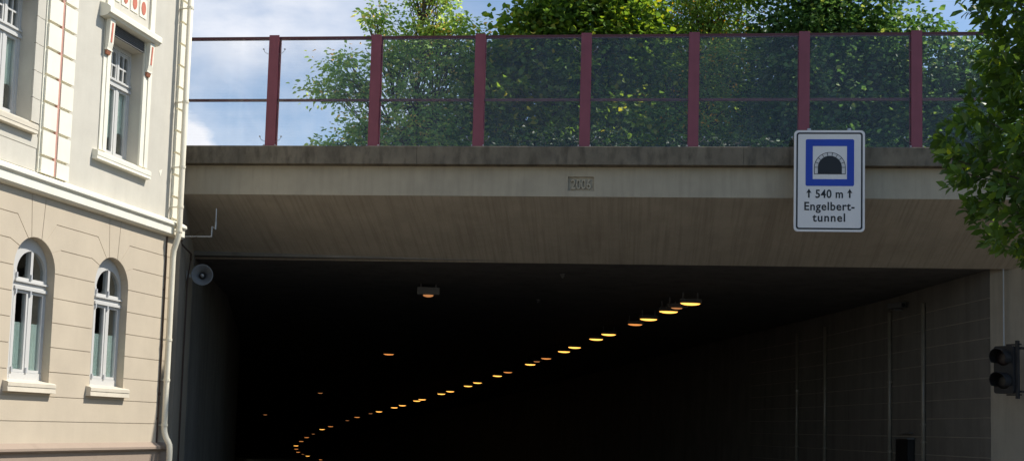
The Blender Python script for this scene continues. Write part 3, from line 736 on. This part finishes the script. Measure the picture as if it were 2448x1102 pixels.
# two-lens signal on the right wing wall
ts = empty("traffic_signal", "black two-lens traffic signal with round hoods on the right-hand concrete wall", "traffic signal", (9.62, 22.32, 3.0), R(-52))
c = MB(); c.prism(rrect(-.20, .20, -.46, .46, .05, 3), 1, -.10, .10); c.build("signal_housing", BLACKPL, ts)
c = MB(); c.prism(rrect(-.27, .27, -.53, .53, .04, 3), 1, .03, .045); c.build("backing_board", BLACKPL, ts) if False else None
for z, lm in ((.225, REDLENS), (-.225, AMBERLENS)):
    c = MB(); c.lathe([(.10, .15), (.12, .14), (.135, .08), (.14, 0)], 18, (0, 0, z), (0, -1, 0)); c.build("lens", lm, ts, smooth=True)
    c = MB(); n = 20; vs = []; fs = []
    for k in range(n + 1):
        t = R(-35 + 250 * k / n); L_ = .30 - .10 * (abs(k - n / 2) / (n / 2))
        for r_ in (.160, .168):
            for y in (-.10, -.10 - L_): vs.append((r_ * math.cos(t), y, z + r_ * math.sin(t)))
    for k in range(n):
        b = 4 * k; fs += [(b, b + 4, b + 5, b + 1), (b + 2, b + 3, b + 7, b + 6), (b + 1, b + 5, b + 7, b + 3)]
    c.add(vs, fs); c.build("hood", BLACKPL, ts, smooth=False)
c = MB(); c.box(.205, .255, -.04, .04, -.56, .56); c.box(.0, .30, .0, .03, .47, .50); c.box(.0, .30, .0, .03, -.50, -.47); c.box(.20, .30, .03, .25, .40, .44); c.box(.20, .30, .03, .25, -.44, -.40)
c.build("mounting_arm", BLACKPL, ts)
c = MB(); c.tube([(9.84, 22.93, 5.3), (9.84, 22.93, 3.52)], .014, 6); 
tag(c.build("conduit", GREYPL), "thin light conduit running down the right-hand wall to the traffic signal", "conduit")
# CCTV camera
cc = empty("surveillance_camera", "small grey surveillance camera on the right tunnel wall just below the ceiling", "camera", (9.16, 27.5, 4.78), R(20))
c = MB(); c.prism(rrect(-.07, .07, -.06, .06, .015, 2), 1, -.35, .15); c.prism([(-.08, .062), (.08, .062), (.08, .075), (-.08, .075)], 1, -.42, .16); c.build("housing", DULL, cc)
c = MB(); c.lathe([(.351, .05), (.36, .045), (.362, 0)], 12, (0, 0, 0), (0, -1, 0)); c.build("lens", BLACKPL, cc)
c = MB(); c.box(-.02, .26, -.05, -.01, -.10, -.062); c.box(-.02, .02, -.05, -.01, -.099, -.0615); c.build("bracket", STEEL, cc)
# vertical pipes on the right tunnel wall
def wall_x(y): 
    for i in range(len(rw) - 1):
        if rw[i].y <= y <= rw[i + 1].y:
            k = (y - rw[i].y) / (rw[i + 1].y - rw[i].y); return rw[i].x + k * (rw[i + 1].x - rw[i].x)
    return rw[-1].x
pl = ["light vertical pipe with a clamp, right of the emergency cabinet on the tunnel wall", "light vertical pipe left of the emergency cabinet on the tunnel wall",
      "dim vertical pipe deeper in, second left of the emergency cabinet", "dim vertical pipe deepest in the dark, third left of the emergency cabinet"]
for y, lab in zip((26.3, 28.3, 33.0, 35.3), pl):
    x = wall_x(y); zc = course(y)[1] + CEIL
    pe = empty("wall_pipe", lab, "pipe", (x, y, 0), 0, "vertical pipes on the right tunnel wall")
    c = MB(); c.tube([(-.055, 0, -.1), (-.055, 0, zc - .35)], .048, 10); c.build("pipe", WALLPIPE, pe, smooth=True)
    for v in ((1.55, 1.95) if y < 27 else (1.3, 3.0)):
        c = MB(); c.tube([(-.055, 0, v - .025), (-.055, 0, v + .025)], .062, 10); c.box(-.04, -.002, -.07, .07, v - .02, v + .02); c.build("clamp", WALLPIPE, pe)
x = wall_x(27.3)
cb = empty("emergency_cabinet", "dark emergency cabinet with a pale top rail on the right tunnel wall", "cabinet", (x, 27.3, 0))
c = MB(); c.box(-.16, -.005, -.42, .42, .35, 1.60); c.build("cabinet_body", BLACKPL, cb)
c = MB(); c.box(-.19, -.005, -.46, .46, 1.605, 1.65); c.box(-.10, -.005, -.36, .34, 1.74, 1.77); c.build("top_rail", DULL, cb)
# ceiling detectors
for (px, y, lab) in ((1.10, 25.6, "small pale detector on the ceiling just inside the tunnel mouth, the nearer one"), (.68, 31.0, "tiny pale detector on the ceiling, farther inside the tunnel")):
    z = course(y)[1] + CEIL
    d = empty("ceiling_detector", lab, "detector", (px, y, z), 0, "detectors on the tunnel ceiling")
    c = MB(); c.lathe([(0, .06), (.03, .06), (.05, .045), (.09, .03), (.095, 0)], 12, (0, 0, 0), (0, 0, -1), (1, 0, 0)); c.build("sensor_head", DULL, d)
    c = MB(); c.lathe([(-.02, .07), (0.0, .07), (.004, .05)], 12, (0, 0, 0), (0, 0, -1), (1, 0, 0)); c.build("base_ring", STEEL, d)

# ------------------------------------------------------------------ tunnel lamps
def lens_mesh(w, h, d):
    c = MB(); vs = []; fs = []; n, mrow = 14, 5
    for j in range(mrow + 1):
        t = R(90 * j / mrow)
        for k in range(n):
            a = 2 * math.pi * k / n; vs.append((w / 2 * math.cos(t) * math.cos(a), d / 2 * math.cos(t) * math.sin(a), -h * math.sin(t)))
    for j in range(mrow):
        for k in range(n): fs.append((j * n + k, j * n + (k + 1) % n, (j + 1) * n + (k + 1) % n, (j + 1) * n + k))
    c.add(vs, fs); return c
proto = {}
def lamp(x, y, z, kind, label, group, big=False):
    t = empty("tunnel_lamp", label, "lamp", (x, y, z), -math.atan2(course(y + 1)[0] - course(y - 1)[0], 2), group)
    if ('body', big) not in proto:
        if big:
            c = MB(); c.prism([(-.17, .005), (-.15, .18), (.15, .18), (.17, .005)], 0, -.27, .27)
        else:
            c = MB(); c.prism([(-.15, .005), (-.11, .10), (.11, .10), (.15, .005)], 0, -.26, .26)
        c.box(-.2, -.17, -.02, .02, .10 if not big else .17, CEIL + .03); c.box(.17, .2, -.02, .02, .10 if not big else .17, CEIL + .03)
        o = c.build("housing", BOXY if big else GREYCAS, t); proto[('body', big)] = o
    else:
        o = proto[('body', big)].copy(); COL.objects.link(o); o.parent = t
    key = ('lens', kind, big)
    if key not in proto:
        m = {'hot': LAMP_HOT, 'dim': LAMP_DIM, 'faint': LAMP_FAINT}[kind]
        sz = {'hot': (.50, .05, .16), 'dim': (.45, .045, .15), 'faint': (.30, .035, .12)}[kind]
        if big: sz = (.26, .05, .2)
        o = lens_mesh(*sz).build("lens", m, t, smooth=True); proto[key] = o
    else:
        o = proto[key].copy(); COL.objects.link(o); o.parent = t
ords = "first second third fourth fifth sixth seventh eighth ninth tenth eleventh twelfth thirteenth fourteenth fifteenth sixteenth seventeenth eighteenth nineteenth twentieth".split()
ords += ["twenty-" + o for o in ords[:9]] + ["thirtieth"] + ["thirty-" + o for o in ords[:9]] + ["fortieth"]
row = [(2296, 97, 'h'), (2225, 121, 'f'), (2182, 140, 'h'), (2078, 180, 'h'), (2008, 207, 'd'), (1870, 260, 'h'), (1805, 285, 'h'), (1693, 328, 'h'), (1638, 350, 'h'), (1546, 386, 'd'), (1497, 402, 'f'), (1463, 417, 'h'),
       (1347, 458, 'd'), (1293, 477, 'h'), (1190, 513, 'h'), (1141, 530, 'h'), (1049, 558, 'h'), (1003, 571, 'h'), (904, 600, 'h'), (877, 607, 'h'), (802, 631, 'h'), (760, 642, 'h'), (681, 663, 'h'), (638, 673, 'f'),
       (568, 692, 'd'), (518, 709, 'f'), (432, 740, 'd'), (388, 755, 'h'), (344, 779, 'f'), (310, 797, 'd'), (283, 817, 'd'), (256, 840, 'h'), (259, 857, 'd'), (269, 873, 'd'), (294, 884, 'f'), (319, 893, 'h'), (387, 912, 'd')]
# heights above the horizon fix each lamp's distance along the course
yy = np.linspace(26, 164, 2000)
hh = np.array([(course(y)[1] - EYE) * 2750 / y for y in yy])
nm = {'h': 'hot', 'd': 'dim', 'f': 'faint'}; word = {'h': 'bright', 'd': 'orange', 'f': 'faint'}
LG = "lamps of the long curving row on the tunnel ceiling"
for i, (zx, zy, k) in enumerate(row):
    px, py = 600 + zx / 2.1857, 680 + zy / 2.1857
    h = 1042.4 + .0271 * (px - 1891) - py
    y = float(yy[np.argmin(np.abs(hh - h))])
    x = (px - 1224) / 2750 * y; z = EYE + h * y / 2750
    lamp(x, y, z, nm[k], f"{word[k]} sodium lamp, {ords[i]} from the tunnel mouth in the long curving row", LG)
for px, y, k, big, lab in ((1020, 28.0, 'faint', True, "boxy grey lamp with a small orange glow, alone near the tunnel mouth on the left"), (930, 50.0, 'dim', False, "lone small orange lamp below and left of the boxy lamp"),
                           (770, 72.0, 'faint', False, "lone tiny dim lamp, third of the sparse left line of lamps"), (641, 91.0, 'faint', False, "faintest lone lamp, farthest left in the dark tunnel")):
    z = course(y)[1]; lamp((px - 1224) / 2750 * y, y, z, k, lab, "sparse left line of tunnel lamps", big)

# ------------------------------------------------------------------ trees
def leaves_object(name, pts, dirs, size, m, parent, tones, shape='broad', width=.62, droop=.35):
    n = len(pts)
    pts = np.asarray(pts); d = np.asarray(dirs); d /= np.linalg.norm(d, axis=1, keepdims=True) + 1e-9
    nrm = np.stack([nr.normal(0, .55, n), nr.normal(0, .55, n), np.abs(nr.normal(.7, .4, n))], 1)
    side = np.cross(d, nrm); side /= np.linalg.norm(side, axis=1, keepdims=True) + 1e-9
    upv = np.cross(side, d)
    ln = size * nr.uniform(.65, 1.25, n)[:, None]; w = ln * width / 2
    if shape == 'broad':
        V = [pts, pts + d * ln * .38 + side * w + upv * w * .35, pts + d * ln * .75 + side * w * .72 + upv * w * .1 - upv * ln * droop * .25, pts + d * ln - upv * ln * droop * .5,
             pts + d * ln * .75 - side * w * .72 + upv * w * .1 - upv * ln * droop * .25, pts + d * ln * .38 - side * w + upv * w * .35]
        F = [(0, 1, 2, 3), (0, 3, 4, 5)]
    else:
        V = [pts, pts + d * ln * .3 + side * w * .8 + upv * w * .3, pts + d * ln * .65 + side * w + upv * w * .25, pts + d * ln - upv * ln * .12,
             pts + d * ln * .65 - side * w + upv * w * .25, pts + d * ln * .3 - side * w * .8 + upv * w * .3, pts + d * ln * .5]
        F = [(0, 1, 2, 6), (6, 2, 3, 4), (0, 6, 4, 5)]
    k = len(V); verts = np.stack(V, 1).reshape(-1, 3)
    F = np.array(F); faces = (F[None] + (np.arange(n) * k)[:, None, None]).reshape(-1, 4)
    me = bpy.data.meshes.new(name); me.vertices.add(len(verts)); me.vertices.foreach_set("co", verts.ravel())
    me.loops.add(faces.size); me.loops.foreach_set("vertex_index", faces.ravel().astype(np.int32))
    me.polygons.add(len(faces)); me.polygons.foreach_set("loop_start", np.arange(0, faces.size, 4, dtype=np.int32)); me.polygons.foreach_set("loop_total", np.full(len(faces), 4, np.int32))
    at = me.attributes.new("leaf_tone", 'FLOAT', 'FACE'); at.data.foreach_set("value", np.repeat(np.asarray(tones), len(F)).astype(np.float32))
    me.materials.append(m); me.update(); me.validate()
    o = bpy.data.objects.new(name, me); COL.objects.link(o); o.parent = parent; return o

def tree(name, label, cat, base, blobs, leaf, size, lpc, crad, trunk_r, group=None, shape='broad', width=.62, stems=1, tone=(.5, .2), twigfrac=.5, droop=.35):
    """blobs: (x, y, z, rx, ry, rz, clusters) relative to the base"""
    t = empty(name, label, cat, base, 0, group)
    wood = MB(); P = []; D = []; T = []
    for si in range(stems):
        pass
    zc = max(b[2] for b in blobs)
    for (bx, by, bz, rx, ry, rz, nc) in blobs:
        # limb from the foot to the heart of the blob
        a = Vector((rng.uniform(-.12, .12) * stems, rng.uniform(-.12, .12) * stems, 0)); b = Vector((bx, by, bz + rz * .5))
        mid = a.lerp(b, .45) + Vector((rng.uniform(-.2, .2), rng.uniform(-.2, .2), .35))
        limb = [a, a.lerp(mid, .5) + Vector((rng.uniform(-.08, .08), rng.uniform(-.08, .08), .1)), mid, mid.lerp(b, .5) + Vector((rng.uniform(-.15, .15), rng.uniform(-.15, .15), 0)), b]
        r0 = trunk_r * (.5 + .5 * min(1, rx / 1.5)); wood.tube(limb, [r0, r0 * .8, r0 * .6, r0 * .38, r0 * .12], 6)
        for k in range(nc):
            v = Vector((rng.gauss(0, 1), rng.gauss(0, 1), rng.gauss(0, 1))).normalized() * (rng.random() ** .45)
            c = Vector((bx + v.x * rx, by + v.y * ry, bz + v.z * rz))
            if c.z < .15: c.z = .15 + rng.random() * .3
            if rng.random() < twigfrac:
                s_ = limb[rng.choice((2, 3, 3))]; mm = s_.lerp(c, .55) + Vector((rng.uniform(-.12, .12), rng.uniform(-.12, .12), .12))
                wood.tube([s_, mm, c], [.016, .010, .004], 4, cap=False)
            n = max(4, int(lpc * rng.uniform(.5, 1.5)))
            cr = crad * rng.uniform(.6, 1.3)
            q = nr.normal(0, 1, (n, 3)) * np.array([cr, cr, cr * .62]) * .6 + np.array(c)
            dd = (q - np.array(c)) * np.array([1, 1, .6]) + np.array([v.x, v.y, v.z * .4]) * .25 * cr + nr.normal(0, .25 * cr, (n, 3)) + np.array([0, 0, -.12 * cr])
            P.append(q); D.append(dd); T.append(np.clip(nr.normal(tone[0] + rng.gauss(0, tone[1] * .6), tone[1], n), 0, 1))
    wood.build("trunk", BARK, t, recalc=False)
    leaves_object("crown", np.concatenate(P), np.concatenate(D), size, leaf, t, np.concatenate(T), shape, width, droop)
    return t

LM_SPARSE = leaf_mat("shrub_leaf", [(0, (0.172, 0.263, 0.108)), (.5, (0.288, 0.440, 0.131)), (.85, (0.576, 0.671, 0.209)), (1, (1.015, 0.704, 0.268))], .5)
LM_MAPLE = leaf_mat("maple_leaf", [(0, (0.057, 0.111, 0.031)), (.45, (0.114, 0.208, 0.045)), (.8, (0.215, 0.312, 0.053)), (1, (0.400, 0.377, 0.062))], .5)
LM_FINE = leaf_mat("fine_leaf", [(0, (0.099, 0.176, 0.044)), (.5, (0.186, 0.308, 0.070)), (.85, (0.330, 0.440, 0.109)), (1, (0.882, 0.485, 0.089))], .45)
LM_DARK = leaf_mat("dark_leaf", [(0, (0.038, 0.086, 0.029)), (.5, (0.076, 0.162, 0.045)), (.85, (0.162, 0.266, 0.073)), (1, (0.323, 0.399, 0.104))], .4)
LM_SHADE = leaf_mat("shade_leaf", [(0, (0.014, 0.031, 0.012)), (.5, (0.026, 0.058, 0.017)), (.85, (0.054, 0.102, 0.026)), (1, (0.108, 0.156, 0.042))], .3)  # leaf colours darkened to stand for foliage in shade
LM_LAUREL = leaf_mat("laurel_leaf", [(0, (0.054, 0.100, 0.023)), (.55, (0.093, 0.177, 0.035)), (.85, (0.185, 0.292, 0.050)), (1, (0.373, 0.468, 0.070))], .42, .40, .4)

GT = "trees behind the noise barrier"
HZ = hz
tree("sparse_tree", "loose tree with open upright twigs against the sky, leftmost behind the barrier", "tree", (-2.35, 25.2, HZ),
     [(.2, 0, 1.8, 1.1, .6, 1.2, 105), (.8, .2, 1.2, .8, .6, 1.1, 110), (-.2, 0, .9, 1.0, .6, .8, 85), (.1, 0, 3.5, .85, .5, .9, 56), (.8, 0, 3.3, .6, .5, .8, 32), (-.45, 0, 3.0, .5, .5, .6, 34),
      (-1.3, 0, 2.3, .7, .4, .6, 36), (-2.0, 0, 2.3, .5, .35, .35, 12), (-1.7, 0, 2.9, .4, .3, .4, 9), (-.95, 0, 3.9, .35, .3, .55, 13), (-1.1, 0, 1.3, .6, .4, .5, 34), (-1.9, 0, .95, .6, .3, .25, 15), (-1.2, 0, .7, .6, .4, .5, 30),
      (.3, 0, 4.7, .8, .5, .6, 44), (1.2, 0, 3.1, .35, .3, .9, 14)],
     LM_SPARSE, .11, 32, .26, .034, GT, width=.55, tone=(.5, .22), twigfrac=.9)
tree("maple_tree", "bright yellow-green broad-leaved tree behind the middle of the barrier", "tree", (1.2, 25.6, HZ),
     [(0, 0, 1.2, 2.2, 1.1, 1.3, 132), (.1, .2, 3.2, 2.1, 1.1, 1.4, 132), (.5, .2, 5.2, 1.4, 1.0, 1.3, 52), (-1.7, -.2, 1.9, .9, .7, 1.7, 68), (-.9, 0, 4.0, .8, .7, .7, 24), (1.3, .1, 4.5, .9, .8, 1.2, 36)],
     LM_MAPLE, .14, 84, .44, .13, GT, width=.85, tone=(.55, .2), twigfrac=.35)
tree("acacia_tree", "fine-leaved light green tree with a few orange leaves, between the yellow-green and dark trees", "tree", (4.25, 26.1, HZ),
     [(0, 0, 1.3, 1.5, 1.0, 1.4, 96), (-.1, 0, 3.3, 1.4, 1.0, 1.4, 96), (.1, .2, 5.0, 1.3, .9, 1.0, 79), (-.9, -.2, 2.3, .7, .6, 1.2, 50), (.9, 0, 1.3, .8, .7, 1.1, 63)],
     LM_FINE, .10, 95, .40, .10, GT, width=.42, tone=(.52, .2), twigfrac=.5)
tree("dark_tree", "dense dark green broad-leaved tree behind the right part of the barrier", "tree", (7.3, 25.6, HZ),
     [(-.2, 0, 1.2, 2.0, 1.0, 1.2, 138), (-.3, .1, 3.0, 2.1, 1.1, 1.4, 138), (-.5, .2, 4.7, 1.9, 1.1, 1.3, 100), (1.4, .1, 3.5, 1.1, .9, 1.1, 50), (1.7, 0, 1.8, 1.0, .8, 1.4, 84), (2.3, .1, 1.5, .8, .6, 1.3, 90), (3.0, .1, 2.5, .85, .6, 1.5, 100), (3.3, .1, 1.0, .8, .6, 1.0, 60)],
     LM_DARK, .13, 80, .44, .15, GT, width=.72, tone=(.48, .22), twigfrac=.35)
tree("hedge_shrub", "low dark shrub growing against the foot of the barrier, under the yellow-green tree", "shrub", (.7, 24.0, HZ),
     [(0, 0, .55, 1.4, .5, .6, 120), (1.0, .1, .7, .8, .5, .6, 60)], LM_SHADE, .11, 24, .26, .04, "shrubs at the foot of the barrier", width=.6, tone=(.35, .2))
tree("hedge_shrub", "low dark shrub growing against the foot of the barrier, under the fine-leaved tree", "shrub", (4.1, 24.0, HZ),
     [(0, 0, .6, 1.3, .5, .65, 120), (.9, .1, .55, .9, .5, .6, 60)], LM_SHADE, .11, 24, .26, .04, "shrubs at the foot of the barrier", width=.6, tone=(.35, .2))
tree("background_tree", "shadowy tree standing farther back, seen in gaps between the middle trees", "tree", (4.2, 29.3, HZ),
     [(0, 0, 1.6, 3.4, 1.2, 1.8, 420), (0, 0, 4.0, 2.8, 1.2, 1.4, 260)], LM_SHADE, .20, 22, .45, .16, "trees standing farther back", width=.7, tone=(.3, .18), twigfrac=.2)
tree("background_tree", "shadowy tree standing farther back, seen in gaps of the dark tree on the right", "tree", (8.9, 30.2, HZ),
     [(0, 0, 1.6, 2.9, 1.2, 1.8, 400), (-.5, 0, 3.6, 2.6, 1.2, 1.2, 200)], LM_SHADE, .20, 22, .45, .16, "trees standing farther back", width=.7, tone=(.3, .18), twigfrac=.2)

# laurel-like street tree close by on the right
lt = empty("street_tree", "large dark glossy-leaved tree close to the viewer at the right edge", "tree", (6.2, 10.6, .1))
wood = MB(); wood.tube([(0, 0, -.02), (.03, .02, 1.2), (-.04, 0, 2.4), (0, .03, 3.4), (.05, 0, 5.6)], [.16, .13, .12, .10, .04], 10)
P, D, T = [], [], []
# crown profile: half-width by height
prof = [(2.9, .5), (3.15, 1.1), (3.4, 1.55), (3.7, 1.95), (4.0, 2.08), (4.4, 2.05), (4.8, 1.95), (5.3, 1.88), (5.8, 1.84), (6.3, 1.72), (6.9, 1.2)]
pz = [p[0] for p in prof]; pr = [p[1] for p in prof]
for k in range(3600):
    z = rng.uniform(2.9, 6.8); r0 = float(np.interp(z, pz, pr)); a = rng.uniform(0, 2 * math.pi); rr = r0 * (rng.random() ** .38) * (1 + .07 * math.sin(3 * a + z * 4)) * rng.uniform(.92, 1.05)
    c = Vector((rr * math.cos(a), rr * math.sin(a), z)); outd = Vector((math.cos(a), math.sin(a), rng.uniform(-.1, .7))).normalized()
    if rng.random() < .10: wood.tube([(0, 0, max(2.5, z - .7)), (c.x * .5, c.y * .5, z - .35), tuple(c)], [.022, .014, .005], 5, cap=False)
    n = rng.randint(7, 11); ax = Vector((rng.uniform(-1, 1), rng.uniform(-1, 1), rng.uniform(-1, 1))).cross(outd).normalized(); bx = outd.cross(ax)
    tn = min(1, max(0, rng.gauss(.42, .2)))
    for j in range(n):
        t = 2 * math.pi * j / n * 1.618; s_ = j / n
        d = outd * (.25 + .9 * s_) + (ax * math.cos(t) + bx * math.sin(t)) * (1.0 - .35 * s_)
        P.append(tuple(c + outd * .10 * (s_ - .6))); D.append(tuple(d)); T.append(min(1, max(0, rng.gauss(tn, .12))))
wood.build("trunk", BARK, lt, recalc=False)
leaves_object("crown", P, D, .125, LM_LAUREL, lt, T, 'laurel', .42)
